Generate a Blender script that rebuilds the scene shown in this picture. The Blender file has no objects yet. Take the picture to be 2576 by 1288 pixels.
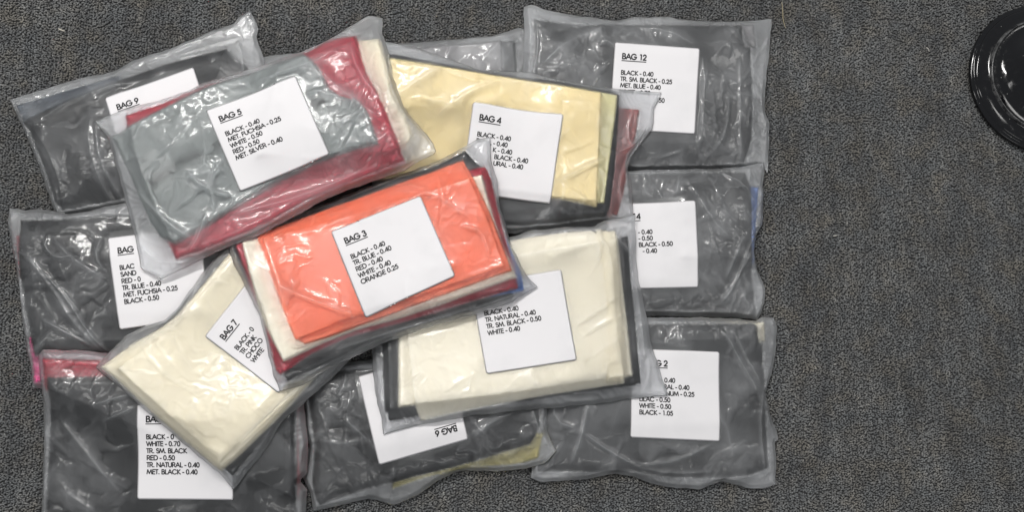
import bpy, math, random
import numpy as np
from mathutils import Vector

S = bpy.context.scene
COL = S.collection
random.seed(7)
RNG = np.random.RandomState(11)

# ------------------------------------------------------------------ camera, light, exposure
PXW, PXH = 2576.0, 1288.0            # photo coordinates used below (half-size reading of the photograph)
CAM_LOC = Vector((-0.09, -0.17, 1.12))
HFOV = math.radians(55.0)
cam_d = bpy.data.cameras.new('camera')
cam_d.sensor_fit = 'HORIZONTAL'
cam_d.angle = HFOV
cam_d.clip_start = 0.01
cam_d.clip_end = 50
cam = bpy.data.objects.new('camera', cam_d)
COL.objects.link(cam)
cam.location = CAM_LOC
zax = (CAM_LOC - Vector((0, 0, 0))).normalized()
xax = (Vector((1, 0, 0)) - zax * zax.x).normalized()
yax = zax.cross(xax)
from mathutils import Matrix
R3 = Matrix((xax, yax, zax)).transposed()
cam.rotation_euler = R3.to_euler()
S.camera = cam

W = bpy.data.worlds.new('World')
S.world = W
W.use_nodes = True
W.node_tree.nodes['Background'].inputs[0].default_value = (0.92, 0.96, 1.0, 1)
W.node_tree.nodes['Background'].inputs[1].default_value = 0.30


def area(name, loc, target, sx, sy, power, col=(1, 0.985, 0.96)):
    d = bpy.data.lights.new(name, 'AREA')
    d.shape = 'RECTANGLE'
    d.size, d.size_y = sx, sy
    d.energy = power
    d.color = col
    o = bpy.data.objects.new(name, d)
    COL.objects.link(o)
    o.location = loc
    v = Vector(target) - Vector(loc)
    o.rotation_euler = v.to_track_quat('-Z', 'Y').to_euler()
    return o


area('ceiling_panel_light', (-0.6, 1.4, 2.3), (-0.4, 0.6, 0), 1.4, 0.17, 51)
area('ceiling_panel_light', (-1.85, 0.15, 2.3), (-0.8, 0.1, 0), 0.32, 1.2, 10)
area('ceiling_panel_light', (1.75, 0.55, 2.3), (0.8, 0.3, 0), 0.32, 1.2, 10)
area('ceiling_panel_light', (0.3, -1.9, 2.3), (0.2, -0.8, 0), 1.2, 0.3, 6)

S.view_settings.view_transform = 'Standard'
S.view_settings.look = 'None'
S.view_settings.gamma = 1
S.view_settings.exposure = 0.0
S.view_settings.use_curve_mapping = False
S.render.engine = 'CYCLES'
cy = S.cycles
cy.max_bounces = 14
cy.diffuse_bounces = 4
cy.glossy_bounces = 3
cy.transmission_bounces = 10
cy.transparent_max_bounces = 40
cy.sample_clamp_indirect = 40.0
cy.use_denoising = True
try:
    cy.denoiser = 'OPENIMAGEDENOISE'
    cy.denoising_input_passes = 'RGB_ALBEDO_NORMAL'
    cy.denoising_prefilter = 'ACCURATE'
except Exception:
    pass

# ------------------------------------------------------------------ maths
XA, YA, ZA = np.array(xax), np.array(yax), np.array(zax)
CL = np.array(CAM_LOC)
FPX = (PXW / 2) / math.tan(HFOV / 2)


def unproj(px, z):
    """photo point(s) -> world x, y at height z"""
    px = np.asarray(px, float)
    d = ((px[:, 0] - PXW / 2)[:, None] * XA - (px[:, 1] - PXH / 2)[:, None] * YA - FPX * ZA)
    t = (np.asarray(z) - CL[2]) / d[:, 2]
    return CL[:2] + d[:, :2] * t[:, None]


G = 0.0015
X0, Y0 = -0.78, -0.52
NX, NY = int(1.56 / G), int(1.0 / G)
H = np.zeros((NY, NX))


def sample(F, x, y, x0=X0, y0=Y0):
    fx = np.clip((np.asarray(x) - x0) / G, 0, F.shape[1] - 1.001)
    fy = np.clip((np.asarray(y) - y0) / G, 0, F.shape[0] - 1.001)
    ix, iy = fx.astype(int), fy.astype(int)
    tx, ty = fx - ix, fy - iy
    return ((F[iy, ix] * (1 - tx) + F[iy, ix + 1] * tx) * (1 - ty)
            + (F[iy + 1, ix] * (1 - tx) + F[iy + 1, ix + 1] * tx) * ty)


def gk(n, s):
    i = np.arange(n)
    k = np.exp(-0.5 * ((i[:, None] - i[None]) * G / s) ** 2)
    return k / k.sum(1, keepdims=True)


def blur(F, s):
    return gk(F.shape[0], s) @ F @ gk(F.shape[1], s).T


def drape(F, s, n, fin=0.0025):
    kx, kyy = gk(F.shape[1], s).T, gk(F.shape[0], s)
    z = F.copy()
    for _ in range(n):
        z = np.maximum(F, kyy @ z @ kx)
    z = blur(z, fin)
    return np.maximum(z, F)


def h32(ix, iy, seed):
    n = (ix.astype(np.int64) * 374761393 + iy.astype(np.int64) * 668265263 + seed * 1274126177) & 0xffffffff
    n = ((n ^ (n >> 13)) * 1274126177) & 0xffffffff
    n = (n ^ (n >> 16)) & 0xffffffff
    n = (n * 2246822519) & 0xffffffff
    n = (n ^ (n >> 15)) & 0xffffffff
    return n / 4294967296.0


def noise(x, y, seed):
    x, y = np.asarray(x, float), np.asarray(y, float)
    ix, iy = np.floor(x).astype(int), np.floor(y).astype(int)
    fx, fy = x - ix, y - iy
    ux, uy = fx ** 3 * (fx * (fx * 6 - 15) + 10), fy ** 3 * (fy * (fy * 6 - 15) + 10)

    def g(dx, dy):
        a = h32(ix + dx, iy + dy, seed) * 2 * np.pi
        return np.cos(a) * (fx - dx) + np.sin(a) * (fy - dy)
    return 1.5 * ((g(0, 0) * (1 - ux) + g(1, 0) * ux) * (1 - uy) + (g(0, 1) * (1 - ux) + g(1, 1) * ux) * uy)


def worley(x, y, seed):
    ix, iy = np.floor(x).astype(int), np.floor(y).astype(int)
    best = np.full(x.shape, 9.0)
    for dx in (-1, 0, 1):
        for dy in (-1, 0, 1):
            cx, cy_ = ix + dx, iy + dy
            px = cx + h32(cx, cy_, seed)
            py = cy_ + h32(cx, cy_, seed + 77)
            best = np.minimum(best, (x - px) ** 2 + (y - py) ** 2)
    return np.sqrt(best)


def sstep(a, b, x):
    t = np.clip((x - a) / (b - a), 0, 1)
    return t * t * (3 - 2 * t)


def resample(pts, n):
    pts = np.asarray(pts, float)
    # light Chaikin-like smoothing keeps hand-placed outlines from looking polygonal
    seg = np.r_[0, np.cumsum(np.linalg.norm(np.diff(pts, axis=0), axis=1))]
    t = np.linspace(0, seg[-1], n)
    return np.c_[np.interp(t, seg, pts[:, 0]), np.interp(t, seg, pts[:, 1])]


def chaikin(pts):
    pts = np.asarray(pts, float)
    if len(pts) < 3:
        return pts
    out = [pts[0]]
    for a, b in zip(pts[:-1], pts[1:]):
        out += [a * .75 + b * .25, a * .25 + b * .75]
    out.append(pts[-1])
    return np.array(out)


def dist_poly(x, y, poly):
    """signed distance, positive inside"""
    a = np.asarray(poly)
    b = np.roll(a, -1, 0)
    sh = np.shape(x)
    x, y = np.ravel(x), np.ravel(y)
    best = np.full(x.shape, 1e9)
    ins = np.zeros(x.shape, bool)
    for (ax, ay), (bx, by) in zip(a, b):
        dx, dy = bx - ax, by - ay
        L = dx * dx + dy * dy
        if L < 1e-14:
            continue
        t = np.clip(((x - ax) * dx + (y - ay) * dy) / L, 0, 1)
        best = np.minimum(best, (x - ax - t * dx) ** 2 + (y - ay - t * dy) ** 2)
        c = (ay > y) != (by > y)
        with np.errstate(divide='ignore', invalid='ignore'):
            ins ^= c & (x < (bx - ax) * (y - ay) / (by - ay if by != ay else 1e-12) + ax)
    d = np.sqrt(best)
    return np.where(ins, d, -d).reshape(sh)


def spaced(n_int, L, edge):
    """parameters 0..1 with extra rows close to both ends (edge = offsets in metres)"""
    e = np.array(edge) / L
    mid = np.linspace(e[-1], 1 - e[-1], max(3, n_int))
    return np.r_[e[:-1], mid, 1 - e[:-1][::-1]]


def coons(sides, us, vs):
    """sides: 4 world polylines c0->c1 (top), c1->c2 (right), c2->c3 (bottom), c3->c0 (left)"""
    def at(p, t):
        p = np.asarray(p, float)
        seg = np.r_[0, np.cumsum(np.linalg.norm(np.diff(p, axis=0), axis=1))]
        seg /= seg[-1]
        return np.c_[np.interp(t, seg, p[:, 0]), np.interp(t, seg, p[:, 1])]
    top, right, bot, left = at(sides[0], us), at(sides[1], vs), at(sides[2][::-1], us), at(sides[3][::-1], vs)
    U, V = us[None, :, None], vs[:, None, None]
    c00, c10, c11, c01 = top[0], top[-1], bot[-1], bot[0]
    return ((1 - V) * top[None] + V * bot[None] + (1 - U) * left[:, None] + U * right[:, None]
            - ((1 - U) * (1 - V) * c00 + U * (1 - V) * c10 + U * V * c11 + (1 - U) * V * c01))


# ------------------------------------------------------------------ mesh helpers
def make_obj(name, verts, quads, mat, parent=None, smooth=True, attrs=None):
    me = bpy.data.meshes.new(name)
    verts = np.ascontiguousarray(verts, dtype=np.float32)
    quads = np.ascontiguousarray(quads, dtype=np.int32)
    k = quads.shape[1]
    me.vertices.add(len(verts))
    me.vertices.foreach_set('co', verts.ravel())
    me.loops.add(quads.size)
    me.loops.foreach_set('vertex_index', quads.ravel())
    me.polygons.add(len(quads))
    me.polygons.foreach_set('loop_start', np.arange(0, quads.size, k, dtype=np.int32))
    me.polygons.foreach_set('loop_total', np.full(len(quads), k, dtype=np.int32))
    me.update(calc_edges=True)
    me.polygons.foreach_set('use_smooth', np.full(len(quads), smooth))
    for an, av in (attrs or {}).items():
        a = me.attributes.new(an, 'FLOAT', 'POINT')
        a.data.foreach_set('value', np.ascontiguousarray(av, dtype=np.float32).ravel())
    me.materials.append(mat)
    o = bpy.data.objects.new(name, me)
    COL.objects.link(o)
    if parent:
        o.parent = parent
        o.matrix_parent_inverse = Matrix.Identity(4)
        o.location = -Vector(parent.location)
    return o


def grid_quads(nv, nu, flip=False):
    i = np.arange(nv * nu).reshape(nv, nu)
    q = np.stack([i[:-1, :-1], i[1:, :-1], i[1:, 1:], i[:-1, 1:]], -1).reshape(-1, 4)
    return q[:, ::-1] if flip else q


def closed_sheet(P, ztop, zbot):
    """grid of xy, top and bottom heights -> closed shell welded along its rim"""
    nv, nu = P.shape[:2]
    n = nv * nu
    top = np.c_[P.reshape(-1, 2), ztop.ravel()]
    rim = np.zeros((nv, nu), bool)
    rim[0] = rim[-1] = True
    rim[:, 0] = rim[:, -1] = True
    inner = ~rim.ravel()
    bot = np.c_[P.reshape(-1, 2), zbot.ravel()][inner]
    idx = np.arange(n)
    m = idx.copy()
    m[inner] = n + np.arange(inner.sum())
    q = grid_quads(nv, nu)
    return np.r_[top, bot], np.r_[q, m[q][:, ::-1]], inner


def empty(name, loc, label, cat, group=None):
    o = bpy.data.objects.new(name, None)
    o.empty_display_size = 0.02
    COL.objects.link(o)
    o.location = loc
    o['label'] = label
    o['category'] = cat
    if group:
        o['group'] = group
    return o


# ------------------------------------------------------------------ materials
def new_mat(name):
    m = bpy.data.materials.new(name)
    m.use_nodes = True
    nt = m.node_tree
    nt.nodes.clear()
    out = nt.nodes.new('ShaderNodeOutputMaterial')
    return m, nt, out


def N(nt, kind, **kw):
    n = nt.nodes.new(kind)
    for k, v in kw.items():
        if k.startswith('i_'):
            key = k[2:]
            n.inputs[int(key) if key.isdigit() else key.replace('_', ' ')].default_value = v
        else:
            setattr(n, k, v)
    return n


def sheet_mat(name, col, rough=0.55, bump=0.25, var=0.08):
    m, nt, out = new_mat(name)
    L = nt.links.new
    tc = N(nt, 'ShaderNodeTexCoord')
    n1 = N(nt, 'ShaderNodeTexNoise', i_Scale=38.0, i_Detail=4.0)
    n2 = N(nt, 'ShaderNodeTexNoise', i_Scale=420.0, i_Detail=3.0)
    L(tc.outputs['Object'], n1.inputs['Vector'])
    L(tc.outputs['Object'], n2.inputs['Vector'])
    mr = N(nt, 'ShaderNodeMapRange', i_3=1 - var, i_4=1 + var)
    mr.inputs[1].default_value, mr.inputs[2].default_value = 0.3, 0.7
    L(n1.outputs[0], mr.inputs[0])
    mx = N(nt, 'ShaderNodeVectorMath', operation='SCALE')
    mx.inputs[0].default_value = col
    L(mr.outputs[0], mx.inputs['Scale'])
    bp = N(nt, 'ShaderNodeBump', i_Strength=bump, i_Distance=0.0006)
    L(n2.outputs[0], bp.inputs['Height'])
    p = N(nt, 'ShaderNodeBsdfPrincipled', i_Roughness=rough)
    p.inputs['Specular IOR Level'].default_value = 0.35
    L(mx.outputs[0], p.inputs['Base Color'])
    L(bp.outputs[0], p.inputs['Normal'])
    L(p.outputs[0], out.inputs[0])
    return m


M = {
    'black': sheet_mat('black_latex', (0.022, 0.023, 0.025)),
    'charcoal': sheet_mat('charcoal_latex', (0.05, 0.052, 0.055)),
    'grey': sheet_mat('pale_grey_latex', (0.27, 0.26, 0.265)),
    'silver': sheet_mat('silver_grey_latex', (0.27, 0.295, 0.29)),
    'red': sheet_mat('red_latex', (0.50, 0.024, 0.055)),
    'rust': sheet_mat('brick_red_latex', (0.36, 0.075, 0.07)),
    'cream': sheet_mat('cream_latex', (0.97, 0.90, 0.73), var=0.03),
    'ivory': sheet_mat('ivory_latex', (0.97, 0.915, 0.78), var=0.03),
    'yellow': sheet_mat('pale_yellow_latex', (0.97, 0.825, 0.49), var=0.03),
    'olive': sheet_mat('olive_latex', (0.80, 0.75, 0.46), var=0.03),
    'mustard': sheet_mat('mustard_latex', (0.66, 0.58, 0.24)),
    'orange': sheet_mat('orange_latex', (0.98, 0.255, 0.135), var=0.04),
    'blue': sheet_mat('blue_latex', (0.06, 0.18, 0.55)),
    'slate': sheet_mat('slate_blue_latex', (0.05, 0.065, 0.09)),
    'pink': sheet_mat('fuchsia_latex', (0.75, 0.04, 0.24)),
}


def film_mat():
    m, nt, out = new_mat('clear_poly_film')
    L = nt.links.new
    tc = N(nt, 'ShaderNodeTexCoord')
    at = N(nt, 'ShaderNodeAttribute', attribute_name='haze')
    # creases too fine for the mesh
    warp = N(nt, 'ShaderNodeTexNoise', i_Scale=60.0, i_Detail=3.0)
    L(tc.outputs['Object'], warp.inputs['Vector'])
    mixv = N(nt, 'ShaderNodeVectorMath', operation='MULTIPLY_ADD')
    mixv.inputs[1].default_value = (0.02, 0.02, 0.0)
    L(warp.outputs['Color'], mixv.inputs[0])
    L(tc.outputs['Object'], mixv.inputs[2])
    vo = N(nt, 'ShaderNodeTexVoronoi', i_Scale=130.0)
    vo.feature = 'F1'
    L(mixv.outputs[0], vo.inputs['Vector'])
    ns = N(nt, 'ShaderNodeTexNoise', i_Scale=260.0, i_Detail=5.0, i_Distortion=1.2)
    L(tc.outputs['Object'], ns.inputs['Vector'])
    b1 = N(nt, 'ShaderNodeBump', i_Strength=0.06, i_Distance=0.0010)
    L(vo.outputs['Distance'], b1.inputs['Height'])
    b2 = N(nt, 'ShaderNodeBump', i_Strength=0.06, i_Distance=0.0008)
    L(ns.outputs[0], b2.inputs['Height'])
    L(b1.outputs[0], b2.inputs['Normal'])
    # fine scuffs vary the milkiness
    sc = N(nt, 'ShaderNodeTexNoise', i_Scale=40.0, i_Detail=4.0, i_Roughness=0.55)
    L(mixv.outputs[0], sc.inputs['Vector'])
    mr = N(nt, 'ShaderNodeMapRange')
    mr.inputs[1].default_value, mr.inputs[2].default_value = 0.3, 0.72
    mr.inputs[3].default_value, mr.inputs[4].default_value = 0.75, 1.25
    L(sc.outputs[0], mr.inputs[0])
    hz = N(nt, 'ShaderNodeMath', operation='MULTIPLY', use_clamp=True)
    L(at.outputs['Fac'], hz.inputs[0])
    L(mr.outputs[0], hz.inputs[1])
    tr = N(nt, 'ShaderNodeBsdfTransparent', i_Color=(0.975, 0.978, 0.98, 1))
    df = N(nt, 'ShaderNodeBsdfDiffuse', i_Color=(0.88, 0.89, 0.91, 1))
    tl = N(nt, 'ShaderNodeBsdfTranslucent', i_Color=(0.88, 0.89, 0.91, 1))
    milk = N(nt, 'ShaderNodeMixShader', i_0=0.35)
    L(df.outputs[0], milk.inputs[1])
    L(tl.outputs[0], milk.inputs[2])
    body = N(nt, 'ShaderNodeMixShader')
    L(hz.outputs[0], body.inputs[0])
    rf = N(nt, 'ShaderNodeBsdfRefraction', i_Color=(0.97, 0.975, 0.98, 1), i_Roughness=0.5, i_IOR=1.25)
    mt = N(nt, 'ShaderNodeMixShader', i_0=0.7)
    L(tr.outputs[0], mt.inputs[1])
    L(rf.outputs[0], mt.inputs[2])
    L(mt.outputs[0], body.inputs[1])
    L(milk.outputs[0], body.inputs[2])
    gla = N(nt, 'ShaderNodeBsdfGlossy', i_Color=(1, 1, 1, 1), i_Roughness=0.34)
    glb = N(nt, 'ShaderNodeBsdfGlossy', i_Color=(1, 1, 1, 1), i_Roughness=0.055)
    L(b2.outputs[0], gla.inputs['Normal'])
    L(b2.outputs[0], glb.inputs['Normal'])
    gl = N(nt, 'ShaderNodeMixShader', i_0=0.32)
    L(gla.outputs[0], gl.inputs[1])
    L(glb.outputs[0], gl.inputs[2])
    fr = N(nt, 'ShaderNodeFresnel', i_IOR=1.5)
    L(b2.outputs[0], fr.inputs['Normal'])
    fm = N(nt, 'ShaderNodeMath', operation='MULTIPLY', use_clamp=True)
    fm.inputs[1].default_value = 0.9
    L(fr.outputs[0], fm.inputs[0])
    fin = N(nt, 'ShaderNodeMixShader')
    L(fm.outputs[0], fin.inputs[0])
    L(body.outputs[0], fin.inputs[1])
    L(gl.outputs[0], fin.inputs[2])
    L(fin.outputs[0], out.inputs[0])
    return m


FILM = film_mat()


def paper_mat():
    m, nt, out = new_mat('label_paper')
    L = nt.links.new
    tc = N(nt, 'ShaderNodeTexCoord')
    n1 = N(nt, 'ShaderNodeTexNoise', i_Scale=22.0, i_Detail=4.0)
    L(tc.outputs['Object'], n1.inputs['Vector'])
    cr = N(nt, 'ShaderNodeValToRGB')
    cr.color_ramp.elements[0].position = 0.25
    cr.color_ramp.elements[0].color = (0.76, 0.745, 0.755, 1)
    cr.color_ramp.elements[1].position = 0.5
    cr.color_ramp.elements[1].color = (0.82, 0.80, 0.81, 1)
    L(n1.outputs[0], cr.inputs[0])
    p = N(nt, 'ShaderNodeBsdfPrincipled', i_Roughness=0.6)
    p.inputs['Specular IOR Level'].default_value = 0.3
    L(cr.outputs[0], p.inputs['Base Color'])
    L(p.outputs[0], out.inputs[0])
    return m


PAPER = paper_mat()
m_, nt_, o_ = new_mat('printed_ink')
p_ = N(nt_, 'ShaderNodeBsdfPrincipled', i_Roughness=0.6)
p_.inputs['Base Color'].default_value = (0.012, 0.012, 0.014, 1)
nt_.links.new(p_.outputs[0], o_.inputs[0])
INK = m_

# ------------------------------------------------------------------ stroke lettering (cap height 1)
def arc(cx, cy_, rx, ry, a0, a1, n=14):
    t = np.radians(np.linspace(a0, a1, n))
    return [(cx + rx * math.cos(a), cy_ + ry * math.sin(a)) for a in t]


GL = {
    'A': (1.02, [[(.05, 0), (.51, 1), (.97, 0)], [(.2, .33), (.82, .33)]]),
    'B': (.80, [[(.12, 0), (.12, 1), (.36, 1)] + arc(.4, .76, .22, .24, 90, -90) + [(.12, .52)],
                [(.4, .52)] + arc(.42, .26, .27, .26, 90, -90) + [(.12, 0)]]),
    'C': (1.12, [arc(.58, .5, .5, .51, 40, 320, 22)]),
    'D': (1.02, [[(.12, 0), (.12, 1), (.4, 1)] + arc(.42, .5, .5, .5, 90, -90) + [(.12, 0)]]),
    'E': (.74, [[(.64, 1), (.12, 1), (.12, 0), (.64, 0)], [(.12, .54), (.62, .54)]]),
    'F': (.68, [[(.6, 1), (.12, 1), (.12, 0)], [(.12, .54), (.58, .54)]]),
    'G': (1.2, [arc(.58, .5, .5, .51, 42, 355, 24) + [(.62, .47)]]),
    'H': (.95, [[(.12, 0), (.12, 1)], [(.83, 0), (.83, 1)], [(.12, .55), (.83, .55)]]),
    'I': (.32, [[(.16, 0), (.16, 1)]]),
    'K': (.83, [[(.12, 0), (.12, 1)], [(.7, 1), (.14, .5), (.78, 0)]]),
    'L': (.64, [[(.12, 1), (.12, 0), (.58, 0)]]),
    'M': (1.26, [[(.08, 0), (.25, 1), (.63, .08), (1.01, 1), (1.18, 0)]]),
    'N': (1.02, [[(.12, 0), (.12, 1), (.9, 0), (.9, 1)]]),
    'O': (1.2, [arc(.6, .5, .52, .51, 0, 360, 28)]),
    'P': (.80, [[(.12, 0), (.12, 1), (.38, 1)] + arc(.42, .73, .27, .27, 90, -90) + [(.12, .46)]]),
    'R': (.84, [[(.12, 0), (.12, 1), (.38, 1)] + arc(.42, .73, .27, .27, 90, -90) + [(.12, .46)], [(.4, .46), (.76, 0)]]),
    'S': (.70, [arc(.34, .75, .23, .25, 25, 250, 12) + arc(.36, .26, .27, .27, 75, -155, 12)]),
    'T': (.62, [[(.02, 1), (.60, 1)], [(.31, 1), (.31, 0)]]),
    'U': (.92, [[(.12, 1), (.12, .34)] + arc(.46, .34, .34, .34, 180, 360) + [(.8, 1)]]),
    'V': (.96, [[(.04, 1), (.48, 0), (.92, 1)]]),
    'W': (1.3, [[(.04, 1), (.34, 0), (.65, .95), (.96, 0), (1.26, 1)]]),
    'X': (.9, [[(.06, 1), (.84, 0)], [(.84, 1), (.06, 0)]]),
    'Y': (.84, [[(.04, 1), (.42, .45), (.8, 1)], [(.42, .45), (.42, 0)]]),
    '0': (.77, [arc(.385, .5, .29, .51, 0, 360, 24)]),
    '1': (.77, [[(.26, .97), (.46, .99), (.46, 0)]]),
    '2': (.77, [arc(.37, .7, .27, .3, 170, -38, 14) + [(.1, 0), (.68, 0)]]),
    '3': (.77, [arc(.35, .76, .23, .24, 160, -80, 12), arc(.36, .27, .28, .28, 85, -160, 14)]),
    '4': (.77, [[(.6, 0), (.6, 1), (.06, .24), (.74, .24)]]),
    '5': (.77, [[(.62, 1), (.26, 1), (.16, .57)] + arc(.35, .33, .29, .33, 125, -150, 16)]),
    '6': (.77, [[(.52, 1), (.16, .48)], arc(.385, .31, .28, .31, 0, 360, 20)]),
    '7': (.77, [[(.1, 1), (.66, 1), (.26, 0)]]),
    '8': (.77, [arc(.385, .76, .22, .24, 0, 360, 18), arc(.385, .26, .28, .27, 0, 360, 20)]),
    '9': (.77, [[(.25, 0), (.61, .52)], arc(.385, .69, .28, .31, 0, 360, 20)]),
    '.': (.38, [[(.19, .0), (.19, .09)]]),
    '-': (.46, [[(.06, .36), (.40, .36)]]),
    ' ': (.38, []),
}


def strokes(text, x, y, cap):
    """polylines in label units (y down), and the end x"""
    out = []
    for ch in text:
        adv, pl = GL[ch]
        for p in pl:
            out.append(np.array([(x + a * cap, y - b * cap) for a, b in p]))
        x += adv * cap
    return out, x


def ribbon(pl, w, to3d, V, Q):
    for a, b in zip(pl[:-1], pl[1:]):
        d = b - a
        L = np.linalg.norm(d)
        if L < 1e-6:
            continue
        d = d / L
        nrm = np.array([-d[1], d[0]]) * w / 2
        k = max(1, int(L / 0.03))
        ts = np.linspace(-w * .32 / L, 1 + w * .32 / L, k + 1)
        base = len(V)
        for t in ts:
            c = a + (b - a) * t
            V.append(to3d(c + nrm))
            V.append(to3d(c - nrm))
        for i in range(k):
            Q.append((base + 2 * i, base + 2 * i + 1, base + 2 * i + 3, base + 2 * i + 2))


# ------------------------------------------------------------------ the bags
def window(poly, pad=0.05):
    lo, hi = poly.min(0) - pad, poly.max(0) + pad
    ix0, iy0 = max(0, int((lo[0] - X0) / G)), max(0, int((lo[1] - Y0) / G))
    ix1, iy1 = min(NX, int((hi[0] - X0) / G) + 2), min(NY, int((hi[1] - Y0) / G) + 2)
    return ix0, iy0, ix1, iy1


def to_world(px, zf, Hs=None, add=0.0):
    px = np.asarray(px, float)
    if Hs is None:
        return unproj(px, np.full(len(px), zf + add))
    z = np.full(len(px), 0.03)
    for _ in range(10):
        p = unproj(px, z)
        z = 0.5 * z + 0.5 * (sample(Hs, p[:, 0], p[:, 1]) + add)
    return unproj(px, z)


FOLDS_OFF = 0
BAG_GROUP = 'clear plastic bags of folded sheets piled on the carpet'


def plastic_bag(label, film, sheets, lab=None, title='', lines=(), zf=None, haze=(0.07, 0.30), crumple=1.0,
                lifts=1.0, creases=1.0, fine=.35, folds=(), stiff=0.016, seed=1, title_gap=0.0):
    """film: four sides (photo points), sheets: (colour, thickness, outline sides or 4 points, edge radius), bottom to top"""
    global H
    Hs = blur(H, 0.018) if zf is None else None
    fs = []
    for k in range(4):
        p = list(film[k]) + [film[(k + 1) % 4][0]]
        fs.append(to_world(resample(p, 60), zf, Hs, 0.003))
    for k in range(4):     # shared corners
        fs[k][-1] = fs[(k + 1) % 4][0]
    poly = np.concatenate([s[:-1] for s in fs])
    ix0, iy0, ix1, iy1 = window(poly)
    wx0, wy0 = X0 + ix0 * G, Y0 + iy0 * G
    gx, gy = np.meshgrid(wx0 + np.arange(ix1 - ix0) * G, wy0 + np.arange(iy1 - iy0) * G)
    Hw = H[iy0:iy1, ix0:ix1]
    zb = drape(Hw, stiff, 7) + 0.0012            # underside of the bag lying on what is below
    sdf = dist_poly(gx, gy, poly)

    def smp(F, x, y):
        return sample(F, x, y, wx0, wy0)
    cen = poly.mean(0)
    root = empty('plastic_bag', (cen[0], cen[1], float(smp(zb, cen[0], cen[1]))), label, 'plastic bag', BAG_GROUP)
    # ---- folded sheets inside
    Hc = zb + 0.0007
    acc = 0.0
    for (cname, th, outl, rad) in sheets:
        if len(outl) == 4 and not isinstance(outl[0][0], (tuple, list)):
            outl = [[c] for c in outl]
        ss = []
        for k in range(4):
            p = list(outl[k]) + [outl[(k + 1) % 4][0]]
            ss.append(to_world(chaikin(p), zf, Hs, acc + 0.4 * th + 0.002))
        for k in range(4):
            ss[k][-1] = ss[(k + 1) % 4][0]
        # keep what is inside the bag inside the bag
        for k in range(4):
            d = dist_poly(ss[k][:, 0], ss[k][:, 1], poly)
            bad = d < 0.004
            for _ in range(12):
                if not bad.any():
                    break
                ss[k][bad] += (cen - ss[k][bad]) * 0.02
                d = dist_poly(ss[k][:, 0], ss[k][:, 1], poly)
                bad = d < 0.004
        for k in range(4):
            ss[k][-1] = ss[(k + 1) % 4][0]
        sp = np.concatenate([s[:-1] for s in ss])
        base = drape(Hc, 0.006, 5)
        ds = dist_poly(gx, gy, sp)
        rr = max(rad, 0.0012)

        def top_of(x, y, d, b):
            prof = sstep(0, rr, d) if rr > 0.03 else np.sqrt(np.clip(1 - (1 - np.clip(d / rr, 0, 1)) ** 2, 0, 1))
            wob = 0.0008 * noise(x * 18, y * 18, seed * 13 + len(cname)) + 0.00018 * noise(x * 80 + 3, y * 80, seed * 7)
            return b + th * prof + (wob + 0.0006) * sstep(0, rr * 3, d)
        tz = top_of(gx, gy, ds, base)
        Hc = np.where(ds > 0, np.maximum(Hc, tz), Hc)
        Lu = 0.5 * (np.linalg.norm(ss[0][-1] - ss[0][0]) + np.linalg.norm(ss[2][-1] - ss[2][0]))
        Lv = 0.5 * (np.linalg.norm(ss[1][-1] - ss[1][0]) + np.linalg.norm(ss[3][-1] - ss[3][0]))
        ed = np.array([0, .04, .14, .32, .6, 1.0, 1.5]) * rr
        us, vs = spaced(int(Lu / 0.003), Lu, ed), spaced(int(Lv / 0.003), Lv, ed)
        P = coons(ss, us, vs)
        d = np.maximum(dist_poly(P[..., 0], P[..., 1], sp), 0)
        bz = smp(base, P[..., 0], P[..., 1])
        z1 = top_of(P[..., 0], P[..., 1], d, bz)
        V_, Q_, _ = closed_sheet(P, z1, bz)
        make_obj('folded_sheet', V_, Q_, M[cname], root)
        acc += th
    # ---- label footprint keeps the film flat
    Hf = drape(Hc, 0.0045, 6)
    lw = None
    if lab is not None:
        lw = to_world(lab, zf, Hs, acc + 0.004)
        # label sits on the film: refine on the true top
        for _ in range(6):
            z = smp(Hf, lw[:, 0], lw[:, 1])
            lw = unproj(lab, 0.5 * (z + z.mean()))
    # ---- film top
    Lu = 0.5 * sum(np.linalg.norm(np.diff(fs[k], axis=0), axis=1).sum() for k in (0, 2))
    Lv = 0.5 * sum(np.linalg.norm(np.diff(fs[k], axis=0), axis=1).sum() for k in (1, 3))
    step = 0.00115
    us, vs = np.linspace(0, 1, int(Lu / step)), np.linspace(0, 1, int(Lv / step))
    P = coons(fs, us, vs)
    x, y = P[..., 0], P[..., 1]
    U, V = np.meshgrid(us * Lu, vs * Lv)
    # crinkled outline
    d = np.abs(dist_poly(x, y, poly))
    near = np.exp(-d / 0.012)
    along = np.where(np.minimum(us, 1 - us)[None] * Lu < np.minimum(vs, 1 - vs)[:, None] * Lv, V, U)
    wig = noise(along * 55 + seed * 9, near * 0 + seed, seed + 5) * 0.0011 + noise(along * 150, near * 0 + seed, seed + 6) * 0.0004
    gx_, gy_ = x - cen[0], y - cen[1]
    rl = np.sqrt(gx_ ** 2 + gy_ ** 2) + 1e-6
    P = P + np.stack([gx_ / rl, gy_ / rl], -1) * (wig * near)[..., None]
    x, y = P[..., 0], P[..., 1]
    zbot = smp(zb, x, y)
    zc = smp(Hc, x, y)
    zt = np.maximum(smp(Hf, x, y), zc) + 0.0011
    gap = zt - zc
    loose = sstep(0.0014, 0.0066, gap)
    inside = smp((Hc > zb + 0.002).astype(float), x, y)
    # wrinkles
    wx = x + 0.010 * noise(x * 30, y * 30, seed + 1) + 0.004 * noise(x * 90, y * 90, seed + 2)
    wy = y + 0.010 * noise(x * 30 + 9, y * 30, seed + 3) + 0.004 * noise(x * 90 + 5, y * 90, seed + 4)
    ang = 2.2 * noise(x * 6, y * 6, seed + 8) + seed * 1.3
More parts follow.
